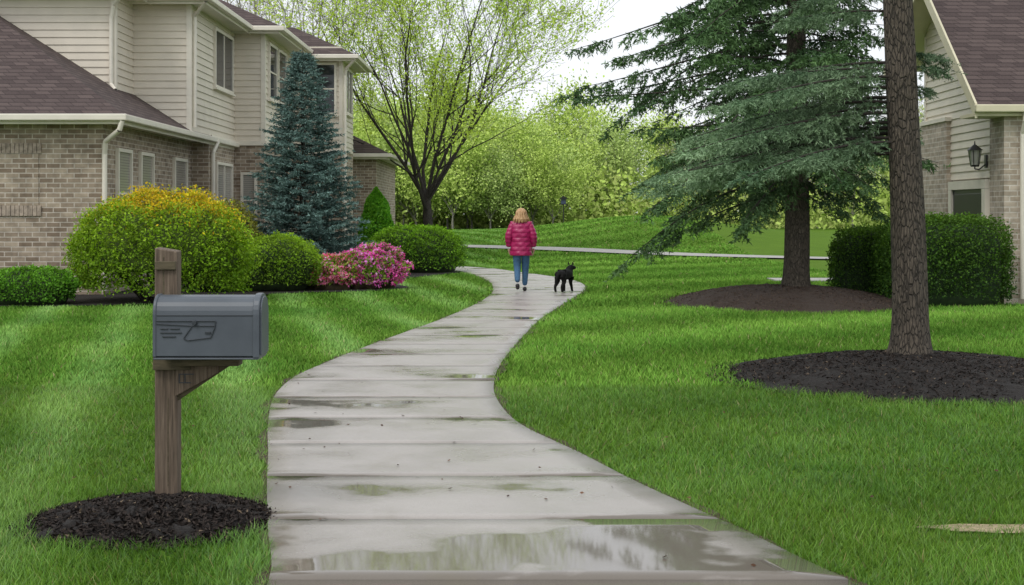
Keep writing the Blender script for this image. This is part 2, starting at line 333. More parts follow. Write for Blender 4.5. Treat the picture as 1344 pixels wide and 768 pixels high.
o=mk("post",V,[(3,2,1,0),(4,5,6,7),(0,1,5,4),(1,2,6,5),(2,3,7,6),(3,0,4,7)],WOOD,mb); m=o.modifiers.new("b",'BEVEL'); m.width=.006; m.segments=2
box("post_crack",px0+.045,px0+.052,py0-.0015,py0+.01,.75,1.37,WOODD,mb)
box("post_crack_low",px0+.07,px0+.074,py0-.0015,py0+.01,.15,.62,WOODD,mb)
box("post_cap_block",px0+.008,px1-.004,py0-.022,py0-.001,1.30,1.345,WOODD,mb,.003)
def arch(w,h0,h1,n=14,inset=0.):
    hw=w/2-inset; pts=[(-hw,h0+inset),(hw,h0+inset)]
    zs=h0+(h1-h0)*.68
    pts+= [(hw*math.cos(a)**.75 if math.cos(a)>0 else -hw*abs(math.cos(a))**.75, zs+(h1-inset-zs)*math.sin(a)) for a in np.linspace(0,math.pi,n)]
    return pts
def prism(name,x0,x1,pts,cy,mat,par,bev=.004):
    n=len(pts); V=[(x0,cy+p[0],p[1]) for p in pts]+[(x1,cy+p[0],p[1]) for p in pts]
    F=[tuple(range(n))[::-1],tuple(range(n,2*n))]+[(i,(i+1)%n,n+(i+1)%n,n+i) for i in range(n)]
    o=mk(name,V,F[:1]+F[1:],mat,par)
    if bev:
        m=o.modifiers.new("b",'BEVEL'); m.width=bev; m.segments=3; m.limit_method='ANGLE'; m.angle_limit=.6
    return o
cy=7.435; zb,zt=.862,1.178
prism("box_shell",-1.838,-1.322,arch(.226,zb,zt-.004),cy,PLAS,mb)
prism("front_rim",-1.334,-1.300,arch(.246,zb-.008,zt+.006),cy,PLAS,mb,.006)
prism("door",-1.3005,-1.290,arch(.226,zb+.002,zt-.004,inset=.006),cy,PLAS,mb,.004)
prism("back_rim",-1.850,-1.832,arch(.238,zb-.004,zt+.002),cy,PLAS,mb,.006)
box("base_rail",-1.846,-1.305,cy-.118,cy+.118,zb-.016,zb-.006,PLAS,mb,.003)
box("lid_seam",-1.83,-1.335,cy-.1155,cy-.11,1.070,1.076,PLASD,mb,.001)
yf=cy-.1135
def flagpoly(pts,y0,y1,name,mat):
    n=len(pts); V=[(p[0],y0,p[1]) for p in pts]+[(p[0],y1,p[1]) for p in pts]
    F=[tuple(range(n)),tuple(range(2*n-1,n-1,-1))]+[(i,n+i,n+(i+1)%n,(i+1)%n) for i in range(n)]
    o=mk(name,V,F,mat,mb); m=o.modifiers.new("b",'BEVEL'); m.width=.0015; m.segments=2; return o
def rib(nm,a,b,w=.005):
    a=np.array(a);b=np.array(b);d=(b-a)/np.linalg.norm(b-a);n=np.array([-d[1],d[0]])*w/2
    flagpoly([tuple(a-n),tuple(b-n),tuple(b+n),tuple(a+n)],yf-.006,yf+.002,nm,PLASD)
loop=[(-1.83,1.045),(-1.525,1.045),(-1.53,1.01),(-1.55,.960),(-1.67,.945),(-1.69,.955),(-1.67,.985),(-1.645,1.02),(-1.83,1.03)]
for k_ in range(len(loop)-1): rib("flag_rib_%d"%k_,loop[k_],loop[k_+1])
rib("flag_rib_mid",(-1.645,1.02),(-1.53,1.02)); rib("flag_rib_low",(-1.58,.985),(-1.55,.985),.012)
for k_,(a0,a1,zz) in enumerate(((-1.81,-1.77,1.005),(-1.76,-1.71,1.005),(-1.81,-1.70,.985),(-1.80,-1.73,.965))):
    rib("embossed_line_%d"%k_,(a0,zz),(a1,zz),.006)
flagpoly([(-1.632+.012*math.cos(a),1.037+.012*math.sin(a)) for a in np.linspace(0,2*math.pi,13)[:-1]],yf-.02,yf+.002,"flag_pivot",PLASD)
box("arm",-1.785,-1.43,7.44,7.555,.80,.845,WOODD,mb,.004)
box("arm_cleat",-1.9,-1.70,7.52,7.559,.77,.845,WOODD,mb,.004)
def brace(name,pts,y0,y1,mat):
    n=len(pts); V=[(p[0],y0,p[1]) for p in pts]+[(p[0],y1,p[1]) for p in pts]
    F=[tuple(range(n)),tuple(range(2*n-1,n-1,-1))]+[(i,n+i,n+(i+1)%n,(i+1)%n) for i in range(n)]
    o=mk(name,V,F,mat,mb); m=o.modifiers.new("b",'BEVEL'); m.width=.004; return o
brace("brace",[(-1.782,.60),(-1.42,.843),(-1.60,.843),(-1.782,.755)],7.565,7.605,WOODD)
brace("brace_front",[(-1.785,.628),(-1.56,.755),(-1.56,.80),(-1.785,.785)],7.535,7.562,WOOD)
for k_,(a0,a1,z0_,z1_) in enumerate(((-1.765,-1.685,.745,.750),(-1.765,-1.76,.705,.745),(-1.735,-1.73,.705,.745),(-1.765,-1.70,.700,.705))):
    box("carved_mark_%d"%k_,a0,a1,7.532,7.536,z0_,z1_,PLASD,mb)
# ------------------------------------------------------------------ houses
def siding(name,axis,c,a0,a1,z0,z1,mat,par,sgn=-1,exp=.165,clip=None):
    V=[];F=[];z=z0
    while z<z1-.01:
        zt=min(z+exp,z1); lo,hi=(a0,a1),(a0,a1)
        if clip: lo=clip(z);hi=clip(zt)
        if hi[1]>hi[0]+.02:
            k=len(V)
            for (a,zz,o) in ((lo[0],z,.0),(lo[1],z,.0),(lo[1],z,.028),(lo[0],z,.028),(hi[0],zt,.003),(hi[1],zt,.003)):
                V.append((a,c+sgn*o,zz) if axis=='y' else (c+sgn*o,a,zz))
            F+=[(k,k+1,k+2,k+3),(k+3,k+2,k+5,k+4)]
        z+=exp
    return mk(name,V,F,mat,par)
def window(par,axis,c,a0,a1,z0,z1,sgn,frame=TRIM,glass=GLASS,mull=1,hm=True,nm="window"):
    def bx(n,a,b,zz0,zz1,d0,d1,m):
        lo,hi=sorted((c+sgn*d0,c+sgn*d1))
        if axis=='y': return box(n,a,b,lo,hi,zz0,zz1,m,par)
        return box(n,lo,hi,a,b,zz0,zz1,m,par)
    f=.07
    bx(nm+"_glass",a0+f,a1-f,z0+f,z1-f,-.02,.028,glass)
    for n,p in (("l",(a0,a0+f,z0+f,z1-f)),("r",(a1-f,a1,z0+f,z1-f)),("b",(a0,a1,z0,z0+f)),("t",(a0,a1,z1-f,z1))):
        bx(nm+"_frame_"+n,*p,-.03,.07,frame)
    bx(nm+"_sill",a0-.06,a1+.06,z0-.05,z0-.002,-.03,.11,frame)
    for k in range(mull):
        m_=a0+(a1-a0)*(k+1)/(mull+1); bx(nm+"_mullion",m_-.025,m_+.025,z0+f,z1-f,-.02,.055,frame)
    if hm:
        zm=(z0+z1)/2; bx(nm+"_rail",a0+f,a1-f,zm-.02,zm+.02,-.02,.048,frame)
def hip(name,x0,x1,y0,y1,z,s,par,th=.16):
    w=x1-x0;d=y1-y0;h=min(w,d)/2
    if w>d: r=[(x0+h,(y0+y1)/2,z+h*s),(x1-h,(y0+y1)/2,z+h*s)]
    else: r=[((x0+x1)/2,y0+h,z+h*s),((x0+x1)/2,y1-h,z+h*s)]
    V=[(x0,y0,z),(x1,y0,z),(x1,y1,z),(x0,y1,z)]+r
    F=[(0,1,5,4),(1,2,5),(2,3,4,5),(3,0,4)] if w>d else [(0,1,4),(1,2,5,4),(2,3,5),(3,0,4,5)]
    mk(name,V,F,ROOF,par)
    e=.05
    mk(name+"_soffit",[(x0+e,y0+e,z-.15),(x1-e,y0+e,z-.15),(x1-e,y1-e,z-.15),(x0+e,y1-e,z-.15)],[(0,3,2,1)],TRIM,par)
    g=.11
    box(name+"_gutter_front",x0-.02,x1+g,y0-g,y0+.03,z-.14,z-.012,TRIM,par,.02)
    box(name+"_gutter_side",x1-.03,x1+g-.003,y0+.035,y1,z-.137,z-.014,TRIM,par,.02)
    box(name+"_fascia_front",x0,x1-.035,y0+.032,y0+.06,z-.2,z-.012,TRIM,par)
    box(name+"_fascia_side",x1-.06,x1-.033,y0+.062,y1,z-.2,z-.016,TRIM,par)
def pipe(name,pts,r,mat,par,k=8):
    V,F=tubes([(pts[i],pts[i+1],r,r) for i in range(len(pts)-1)],k); return mk(name,V,F,mat,par)
h=empty("brick_house")
box("garage_wing_wall",-22,-7.88,27.5,35,-.1,3.36,BRICK,h)
box("main_wall",-20,-7.46,35.002,47.9,-.1,3.5,BRICK,h)
box("bay_wall",-7.461,-6.65,38.2,47.8,-.1,3.5,BRICK,h)
box("rear_bay_wall",-6.651,-5.2,43.5,46.5,-.1,3.5,BRICK,h)
for nm,(x0,x1,y0,y1) in {"upper_a":(-20,-8.79,31.5,47.5),"upper_b":(-19.9,-7.46,33,47.6),"upper_c":(-19.8,-6.65,38.2,47.7),"upper_d":(-12,-5.2,43.5,46.5)}.items():
    e=.012
    box(nm+"_core",x0,x1-e,y0+e,y1,3.51,6.7,SID,h)
    siding(nm+"_siding_front",'y',y0+.01,x0,x1,3.52,6.55,SID,h,-1)
    siding(nm+"_siding_side",'x',x1-.01,y0,y1,3.52,6.55,SID,h,+1)
    box(nm+"_corner_board",x1-.09,x1+.03,y0-.03,y0+.09,3.5,6.45,TRIM,h)
box("band_c",-7.46,-6.60,38.14,38.2,3.42,3.54,TRIM,h); box("band_d",-6.6,-5.14,43.44,43.5,3.42,3.54,TRIM,h)
box("band_b_side",-7.46,-7.40,35.1,38.13,3.42,3.54,TRIM,h); box("band_c_side",-6.65,-6.59,38.21,43.43,3.42,3.54,TRIM,h)
hip("garage_roof",-22,-7.42,27.05,41.5,3.50,.63,h)
hip("upper_roof_a",-20.3,-8.3,31.05,49,6.62,.5,h)
hip("upper_roof_b",-20.2,-6.98,32.55,48.8,6.60,.5,h)
hip("upper_roof_c",-20.1,-6.15,37.75,48.6,6.58,.5,h)
hip("upper_roof_d",-12.2,-4.75,43.05,47.4,6.42,.5,h)
box("rear_wing_wall",-12,-4.6,48.2,56,-.1,3.5,BRICK,h); hip("rear_wing_roof",-12.4,-4.15,47.75,56.4,3.62,.5,h)
for k,(a,b) in enumerate(((28.25,29.3),(30.0,31.1),(33.0,34.3))):
    window(h,'x',-7.88,a,b,1.1,2.9,+1,TRIM,CURT,0,True,"garage_window%d"%k)
window(h,'x',-7.46,35.7,37.7,.9,2.9,+1,TRIM,CURT,1,True,"side_window")
window(h,'x',-7.46,35.5,37.8,4.75,6.25,+1,TRIM,GLASS,1,False,"upper_window_b")
window(h,'x',-6.65,38.7,40.0,4.7,6.25,+1,TRIM,GLASS,0,True,"upper_window_c1")
window(h,'x',-6.65,40.2,41.6,4.7,6.25,+1,TRIM,GLASS,0,True,"upper_window_c2")
window(h,'y',43.5,-6.05,-5.36,4.6,6.2,-1,TRIM,GLASS,0,True,"upper_window_d"); window(h,'x',-5.2,44.2,45.8,4.7,6.15,+1,TRIM,GLASS,1,False,"upper_window_d2")
window(h,'y',38.2,-7.28,-6.84,1.2,2.7,-1,TRIM,CURT,0,True,"low_window_c")
SOLD=simple("soldier_brick",(.36,.295,.235),.85,.35,14)
for k in range(30): box("soldier_low_%d"%k,-11.6+k*.085-.037,-11.6+k*.085+.037,27.465,27.5,1.55,1.75,SOLD,h)
box("blind_panel",-11.6,-9.15,27.480,27.5,1.752,2.758,BRICK,h)
for k in range(30): box("soldier_top_%d"%k,-11.6+k*.085-.037,-11.6+k*.085+.037,27.46,27.5,2.76,2.95,SOLD,h)
pipe("downspout_garage",[(-7.40,27.0,3.36),(-7.46,27.02,3.18),(-7.82,27.36,2.98),(-7.86,27.44,2.75),(-7.86,27.44,.1)],.05,TRIM,h)
pipe("downspout_upper_a",[(-8.35,31.0,6.5),(-8.8,31.38,6.2),(-8.86,31.42,5.9),(-8.86,31.42,4.45),(-8.7,31.2,4.3)],.045,TRIM,h)
pipe("downspout_b",[(-7.0,32.5,6.45),(-7.38,33.1,6.2),(-7.38,33.1,3.6)],.045,TRIM,h)
pipe("downspout_b_low",[(-7.30,35.4,3.4),(-7.40,35.2,3.1),(-7.40,35.2,.1)],.05,TRIM,h)
pipe("downspout_d",[(-4.72,43.0,6.3),(-5.05,43.35,6.0),(-5.1,43.42,5.8),(-5.1,43.42,.2)],.05,TRIM,h)
g=empty("gable_house")
XW=8.70; ye0,ye1=24.85,31.0; ap=(28.3,6.32); sl1=(ap[1]-3.50)/(ap[0]-ye0); sl2=sl1*.72
def rf(y): return 3.50+(y-ye0)*sl1 if y<ap[0] else ap[1]-(y-ap[0])*sl2
box("gable_core",XW+.03,18,25.3,29.85,-.1,3.62,SIDW,g)
mk("gable_core_upper",[(XW+.03,25.3,3.6),(XW+.03,29.85,3.6),(XW+.03,29.85,rf(29.85)-.06),(XW+.03,ap[0],ap[1]-.08),(XW+.03,25.3,rf(25.3)-.06)],[(0,1,2,3,4)],SIDW,g)
mk("gable_back",[(XW+.03,29.85,3.6),(18,29.85,3.6),(18,29.85,rf(29.85)-.06),(XW+.03,29.85,rf(29.85)-.06)],[(0,1,2,3)],SIDW,g)
def gclip(z):
    lo=25.3 if z<rf(25.3)-.05 else ye0+(z+.05-3.5)/sl1
    hi=29.85 if z<rf(29.85)-.05 else ap[0]+(ap[1]-z-.05)/sl2
    return (lo,hi)
siding("gable_siding",'x',XW,25.3,29.85,2.25,6.2,SIDW,g,-1,.15,gclip)
box("corner_board",XW-.035,XW+.06,29.80,29.90,3.5,rf(29.85)-.1,TRIM,g)
box("brick_pier",XW-.10,XW+.35,28.15,29.93,-.1,3.42,BRICKL,g); box("pier_cap",XW-.14,XW+.35,28.10,29.97,3.423,3.50,TRIM,g)
box("brick_front",XW-.05,18,25.0,25.75,-.1,3.30,BRICKL,g)
box("side_door",XW-.045,XW+.02,26.1,27.9,.0,2.05,simple("dark_door",(.03,.032,.038),.35,.1,5),g)
for k in range(4): box("door_panel_%d"%k,XW-.058,XW-.043,26.2,27.8,.1+k*.49,.50+k*.49,BLACKM,g,.01)
box("door_head",XW-.09,XW+.02,25.9,28.1,2.055,2.22,TRIM,g); box("door_jamb",XW-.09,XW+.02,27.91,28.09,0,2.05,TRIM,g); box("door_jamb_b",XW-.09,XW+.02,25.9,26.09,0,2.05,TRIM,g)
XR=8.12
for nm,(ya,za,yb,zb_) in {"roof_front":(ye0,3.5,ap[0],ap[1]),"roof_back":(ap[0],ap[1],ye1,rf(ye1))}.items():
    V=[(XR,ya,za),(19,ya,za),(19,yb,zb_),(XR,yb,zb_)]; mk(nm,V,[(0,1,2,3)],ROOF,g)
    dz=.05; mk(nm+"_soffit",[(XR+.02,ya,za-dz),(19,ya,za-dz),(19,yb,zb_-dz),(XR+.02,yb,zb_-dz)],[(0,3,2,1)],TRIMY,g)
    V=[(XR-.03,ya,za+.02),(XR-.03,yb,zb_+.02),(XR-.03,yb,zb_-.24),(XR-.03,ya,za-.24),(XR+.01,ya,za+.02),(XR+.01,yb,zb_+.02),(XR+.01,yb,zb_-.24),(XR+.01,ya,za-.24)]
    mk(nm+"_bargeboard",V,[(0,1,2,3),(7,6,5,4),(3,2,6,7),(0,4,5,1),(0,3,7,4),(1,5,6,2)],TRIMY,g)
box("eave_gutter",XR-.05,19,ye0-.13,ye0+.0,3.36,3.495,TRIMY,g,.02); box("eave_return",XR-.02,XW,ye0+.005,25.7,3.30,3.36,TRIMY,g); box("eave_soffit",XW+.003,19,ye0+.005,25.3,3.302,3.35,TRIMY,g)
pipe("downspout",[(XW+.25,24.78,3.36),(XW+.25,24.80,3.2),(XW+.25,24.93,3.0),(XW+.25,24.93,.1)],.045,TRIM,g)
lan=empty("wall_lantern"); lx_,ly_=XW-.24,26.0; lz=2.45
box("backplate",XW-.05,XW-.02,ly_-.06,ly_+.06,lz-.02,lz+.22,BLACKM,lan,.01)
pipe("arm",[(XW-.04,ly_,lz+.05),(XW-.16,ly_,lz-.05),(lx_,ly_,lz-.04),(lx_,ly_,lz)],.012,BLACKM,lan)
LG=NT("lantern_glass"); LG.b.inputs["Base Color"].default_value=(.5,.5,.46,1); LG.b.inputs["Roughness"].default_value=.15; LG.b.inputs["Transmission Weight"].default_value=.4
def frus(name,z0,z1,r0,r1,mat,k=6):
    V,F=tubes([((lx_,ly_,z0),(lx_,ly_,z1),r0,r1)],k); n=k; F=[tuple(f) for f in F]+[tuple(range(k))[::-1],tuple(range(k,2*k))]; return mk(name,V,F,mat,lan)
frus("base",lz,lz+.03,.07,.085,BLACKM); frus("glass",lz+.031,lz+.30,.075,.115,LG.m); frus("roof",lz+.301,lz+.40,.15,.03,BLACKM); frus("finial",lz+.401,lz+.47,.015,.008,BLACKM)
for k in range(6):
    a=k*math.pi/3; pipe("bar_%d"%k,[(lx_+.08*math.cos(a),ly_+.08*math.sin(a),lz+.03),(lx_+.12*math.cos(a),ly_+.12*math.sin(a),lz+.30)],.007,BLACKM,lan,4)
bf=empty("bird_feeder"); bx_,by_=2.75,76.0; bz_=float(H(bx_,by_))
pipe("pole",[(bx_,by_,bz_-.1),(bx_,by_,bz_+1.0)],.03,BLACKM,bf,6); box("tray",bx_-.22,bx_+.22,by_-.2,by_+.2,bz_+1.0,bz_+1.05,BLACKM,bf); box("hopper",bx_-.13,bx_+.13,by_-.12,by_+.12,bz_+1.052,bz_+1.3,simple("feeder_blue",(.05,.07,.12),.5),bf)
mk("lid",[(bx_-.25,by_-.2,bz_+1.3),(bx_+.25,by_-.2,bz_+1.3),(bx_+.25,by_+.2,bz_+1.3),(bx_-.25,by_+.2,bz_+1.3),(bx_,by_-.2,bz_+1.48),(bx_,by_+.2,bz_+1.48)],[(0,1,4),(1,2,5,4),(2,3,5),(3,0,4,5),(0,3,2,1)],BLACKM,bf)
# ------------------------------------------------------------------ shrubs
def mixc(c1,c2,f): f=np.clip(f,0,1)[:,None]; return np.array(c1)*(1-f)+np.array(c2)*f
CORES={}
def shrub(name,cx,cy,rx,ry,hz,n,size,colfn,lump=.10,boxy=2.0,z0=0.05,core=(.02,.04,.008),seed=0,stems=0,low=-.35,fuzz=.10,gain=1.0):
    e=empty(name,(0,0,0)); d=nrm(rng.normal(size=(int(n*1.6),3))); d=d[d[:,2]>low][:n]
    def surf(d,k=1.0):
        p=boxy; r=1/np.power(np.abs(d[:,0])**p+np.abs(d[:,1])**p+np.abs(d[:,2])**p,1/p)
        r=r*(1+lump*nz(d,3.2,seed)+lump*.6*nz(d,8,seed+1)+lump*.35*nz(d,17,seed+2))
        q=d*(r*k)[:,None]; zc=z0+hz*.42
        return np.c_[cx+q[:,0]*rx,cy+q[:,1]*ry,zc+np.where(q[:,2]>0,q[:,2]*(hz-zc+z0),q[:,2]*hz*.42/max(.3,-low if low<0 else .3)*.75)]
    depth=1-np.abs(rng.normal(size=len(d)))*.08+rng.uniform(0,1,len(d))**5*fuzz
    P=surf(d,depth); P[:,2]=np.maximum(P[:,2],.04)
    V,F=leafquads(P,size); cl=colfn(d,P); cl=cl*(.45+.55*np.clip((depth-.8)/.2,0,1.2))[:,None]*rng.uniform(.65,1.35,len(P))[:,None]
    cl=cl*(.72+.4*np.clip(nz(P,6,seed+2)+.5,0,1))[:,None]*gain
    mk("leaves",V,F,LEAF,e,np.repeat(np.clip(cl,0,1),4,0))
    nu,nv=28,18; th=np.linspace(0,2*np.pi,nu,endpoint=False); ph=np.linspace(-1.45,1.5,nv)
    T,Pp=np.meshgrid(th,ph); dd=np.stack([np.cos(T)*np.cos(Pp),np.sin(T)*np.cos(Pp),np.sin(Pp)],-1).reshape(-1,3)
    Vc=surf(dd,.84); Vc[:,2]=np.maximum(Vc[:,2],.01 if not stems else hz*.3); i,j=np.meshgrid(np.arange(nu),np.arange(nv-1)); a=(j*nu+i).ravel();b=(j*nu+(i+1)%nu).ravel()
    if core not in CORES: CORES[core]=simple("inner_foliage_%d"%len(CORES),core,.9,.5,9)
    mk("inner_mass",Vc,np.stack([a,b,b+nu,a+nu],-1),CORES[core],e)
    if stems:
        sg=[]
        for k in range(stems):
            a=rng.uniform(0,6.28); r=rng.uniform(.1,.35); p0=np.array([cx+r*math.cos(a)*rx,cy+r*math.sin(a)*ry,0]); a+=rng.normal()*.4
            p1=np.array([cx+rx*.75*math.cos(a),cy+ry*.75*math.sin(a),hz*.5]); sg.append((p0,p1,.03,.018))
        V,F=tubes(sg,5); mk("stems",V,F,BARKD,e)
    return e
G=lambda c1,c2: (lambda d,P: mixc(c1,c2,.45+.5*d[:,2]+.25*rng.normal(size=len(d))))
def ycol(d,P):
    c=mixc((.16,.31,.018),(.34,.51,.025),.35+.5*d[:,2]+.2*rng.normal(size=len(d)))
    k=(d[:,2]+.16*rng.normal(size=len(d))+.2*nz(P,3)+.12*d[:,0])>.78
    c[k]=mixc((.74,.46,.02),(.60,.58,.03),rng.uniform(0,1,k.sum())); return c
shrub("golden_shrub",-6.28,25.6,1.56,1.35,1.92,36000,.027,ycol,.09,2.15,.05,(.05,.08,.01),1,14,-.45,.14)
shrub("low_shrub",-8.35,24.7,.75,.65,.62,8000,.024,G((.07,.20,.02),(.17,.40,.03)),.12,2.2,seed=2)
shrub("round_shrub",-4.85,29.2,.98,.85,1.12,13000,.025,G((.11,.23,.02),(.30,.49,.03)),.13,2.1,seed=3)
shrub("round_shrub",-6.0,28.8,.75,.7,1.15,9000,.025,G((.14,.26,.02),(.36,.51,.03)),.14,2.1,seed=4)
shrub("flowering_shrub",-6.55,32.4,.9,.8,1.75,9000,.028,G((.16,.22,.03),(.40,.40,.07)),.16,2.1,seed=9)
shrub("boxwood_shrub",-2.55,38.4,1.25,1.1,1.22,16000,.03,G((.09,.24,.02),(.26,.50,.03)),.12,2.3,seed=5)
def azal(pc,pc2):
    def f(d,P):
        c=mixc((.09,.18,.02),(.20,.32,.03),.5+.3*d[:,2]); k=rng.uniform(0,1,len(d))<.64+.5*nz(P,6); c[k]=mixc(pc,pc2,rng.uniform(0,1,k.sum())); return c*1.45
    return f
shrub("azalea",-3.78,29.5,.58,.5,.68,8000,.033,azal((.88,.09,.28),(1,.36,.50)),.24,2,seed=6,core=(.08,.06,.03))
shrub("azalea",-2.96,29.8,.70,.55,.86,11000,.033,azal((.80,.05,.46),(1,.32,.70)),.24,2,seed=7,core=(.08,.06,.03))
shrub("azalea",-5.6,29.6,.35,.4,1.15,1800,.028,azal((.80,.08,.35),(.92,.28,.55)),.14,2,seed=8)
hc=lambda d,P: mixc((.035,.10,.016),(.12,.24,.028),.4+.5*d[:,2]+.25*rng.normal(size=len(d)))
shrub("boxwood_hedge",7.55,25.0,1.07,.95,1.48,26000,.024,hc,.05,4.5,.05,(.015,.035,.008),10)
shrub("boxwood_hedge",6.55,26.4,.62,.7,1.28,10000,.024,hc,.06,3.2,.05,(.015,.035,.008),11)
# ------------------------------------------------------------------ conifers
def needles(S0,D,Ln,step,nl,nw,colf,droop=.0):
    cnt=np.maximum(4,(Ln/step).astype(int)); idx=np.repeat(np.arange(len(S0)),cnt)
    tt=rng.uniform(0,1,len(idx)); P=S0[idx]+D[idx]*(Ln[idx]*tt)[:,None]; P[:,2]-=droop*Ln[idx]*tt**2
    r=rng.normal(size=(len(idx),3)); dd=nrm(D[idx]*.75+nrm(r)*.75); sd=nrm(np.cross(dd,rng.normal(size=(len(idx),3))))
    l=(nl*rng.uniform(.7,1.25,len(idx)))[:,None]; V=np.stack([P-sd*nw,P+sd*nw,P+dd*l],1).reshape(-1,3)
    c=colf(P,tt,idx); c=np.clip(c*rng.uniform(.7,1.3,len(idx))[:,None],0,1); return V,np.repeat(c,3,0)
def twigs(poly,L,tw,per,hang,t0=.1,k=4):
    n=max(7,int(L*per)); t=np.sort(rng.uniform(t0,1,n)); m=len(poly)-1
    f=t*m; i=np.minimum(f.astype(int),m-1); u=(f-i)[:,None]; P=poly[i]*(1-u)+poly[i+1]*u; T=nrm(poly[i+1]-poly[i])
    side=nrm(np.cross(T,np.array([0,0,1.]))); sg=np.where(np.arange(n)%2,1,-1)[:,None]
    D=nrm(T*.75+side*sg*rng.uniform(.4,1.0,(n,1))+np.array([0,0,1.])*rng.normal(size=(n,1))*.16-np.array([0,0,1.])*hang)
    Ln=tw*(np.clip(1.15-t,.22,1)**.8)*np.clip(t*3.5,.3,1)*rng.uniform(.6,1.25,n)
    A=[(P,D,Ln)]
    idx=np.repeat(np.arange(n),k); s=rng.uniform(.1,.95,len(idx)); q=P[idx]+D[idx]*(Ln[idx]*s)[:,None]
    sd=nrm(np.cross(D[idx],np.array([0,0,1.])))*np.where(rng.uniform(size=len(idx))<.5,1,-1)[:,None]
    A.append((q,nrm(D[idx]*.8+sd*.7-np.array([0,0,1.])*(hang*1.6+.08)),Ln[idx]*(1-s)*.55+.09))
    tipT=nrm(poly[-1]-poly[-2]); A.append((poly[-1][None],tipT[None],np.array([.2])))
    return [np.concatenate([a[k] for a in A]) for k in range(3)]
def bpoly(p0,az,L,rise,droop,up,m=9):
    u=np.linspace(0,1,m); d=np.array([math.cos(az),math.sin(az)]); wig=rng.normal()*.06
    P=np.zeros((m,3)); P[:,0]=p0[0]+d[0]*L*u-d[1]*wig*L*u**2; P[:,1]=p0[1]+d[1]*L*u+d[0]*wig*L*u**2
    P[:,2]=p0[2]+L*(rise*u-droop*u**2+up*u**3); return P
def trunkmesh(name,x,y,h,r0,r1,par,mat,lean=(0,0),flare=.35,z0=0):
    k=20; nzv=60; V=[];F=[]
    for a in range(nzv):
        u=(a/(nzv-1))**1.8; z=z0+h*u; r=r0+(r1-r0)*u; r*=1+flare*math.exp(-(z-z0)/.16)
        for b in range(k):
            th=b*2*math.pi/k; rr=r*(1+.06*math.sin(3*th+z*1.3)+.035*math.sin(7*th-z*2)+.12*math.exp(-(z-z0)/.12)*math.sin(5*th))
            V.append((x+lean[0]*u+rr*math.cos(th),y+lean[1]*u+rr*math.sin(th),z))
    for a in range(nzv-1):
        for b in range(k): F.append((a*k+b,a*k+(b+1)%k,(a+1)*k+(b+1)%k,(a+1)*k+b))
    return mk(name,V,F,mat,par,smooth=True)
def conifer(name,x,y,H_,branches,tw,per,hang,step,nl,nw,c1,c2,r0,lean=(0,0),bark=BARK,z0=0,flare=.35,rtop=.03,k2=4,t0=.1,limbr=.007):
    e=empty(name); trunkmesh("trunk",x,y,H_,r0,rtop,e,bark,lean,flare,z0); SS=[];DD=[];LL=[];sg=[]
    for k,(z,az,L,rise,droop,up) in enumerate(branches):
        u=(z-z0)/H_; p=bpoly((x+lean[0]*u,y+lean[1]*u,z),az,L,rise,droop,up)
        m=len(p)-1
        for i in range(m): sg.append((p[i],p[i+1],.004+limbr*L*(1-i/m),.004+limbr*L*(1-(i+1)/m)))
        s,d,l=twigs(p,L,tw*min(1,.5+L/4),per,hang,t0,k2); SS.append(s);DD.append(d);LL.append(l)
    V,F=tubes(sg,5); mk("limbs",V,F,LIMB,e)
    S0=np.vstack(SS);D=np.vstack(DD);Ln=np.concatenate(LL)
    tv=nz(S0,2.5,3)
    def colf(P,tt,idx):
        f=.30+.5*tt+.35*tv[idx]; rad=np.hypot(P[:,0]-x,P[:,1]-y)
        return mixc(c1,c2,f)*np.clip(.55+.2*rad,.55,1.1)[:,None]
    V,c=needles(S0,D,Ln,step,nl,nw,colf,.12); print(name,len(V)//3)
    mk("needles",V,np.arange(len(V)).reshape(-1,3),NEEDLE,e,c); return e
br=[];z=1.9;az=0
while z<13.5:
    az+=2.399+rng.normal()*.3; R=4.2*min(1,max(.12,(14-z)/9.0))*rng.uniform(.66,1.07)
    if math.cos(az)>.2: R*=.56
    lo=z<6; dr=rng.uniform(.58,.78) if z<3.0 else (rng.uniform(.36,.66) if lo else .35)
    if z<3.0: R*=.86
    if z<2.6 and math.sin(az)<-.5: R*=.6
    br.append((z,az,R,rng.uniform(.02,.22),dr,rng.uniform(.14,.32))); z+=.052 if lo else .15
conifer("spruce_tree",5.06,25.3,14,br,.76,14,.32,.036,.090,.015,(.020,.058,.022),(.115,.21,.070),.235,z0=.2,flare=.25,t0=.10)
br=[]
for z,azd,L,ri,dr,up in ((3.02,182,1.45,.10,.22,.08),(3.1,150,2.0,.08,.25,.1),(2.95,200,1.8,.05,.30,.1),(2.7,170,2.1,.10,.34,.08),(2.6,190,2.3,.02,.30,.10),(2.45,160,2.5,.05,.34,.1),
      (2.35,178,2.35,.04,.28,.08),(2.25,150,2.7,.02,.25,.08),(2.3,205,2.0,.05,.34,.1),(2.2,168,2.6,0,.20,.07),(2.75,135,2.4,.1,.3,.1),(3.2,20,.5,.1,.3,.1),(3.05,-30,.45,.1,.3,.1),(2.9,60,.6,.1,.3,.1),(2.5,90,1.6,.1,.3,.1),
      (3.6,165,1.3,.15,.3,.1),(3.9,120,1.6,.15,.3,.1),(4.3,70,1.6,.2,.3,.1),(4.7,300,1.5,.2,.3,.1),(2.4,120,2.6,.05,.28,.1),(2.85,178,2.0,.05,.25,.1),(2.5,174,2.0,.06,.3,.1),(2.3,185,2.2,.03,.26,.1),(2.3,140,2.4,.02,.24,.1),(2.65,180,1.7,.04,.3,.1)):
    br.append((z,math.radians(azd),L,ri,dr,up))
z=5.0;az=0
while z<10.5:
    az+=2.399; br.append((z,az,max(.4,2.2*(11-z)/6),.1,.3,.1)); z+=.16
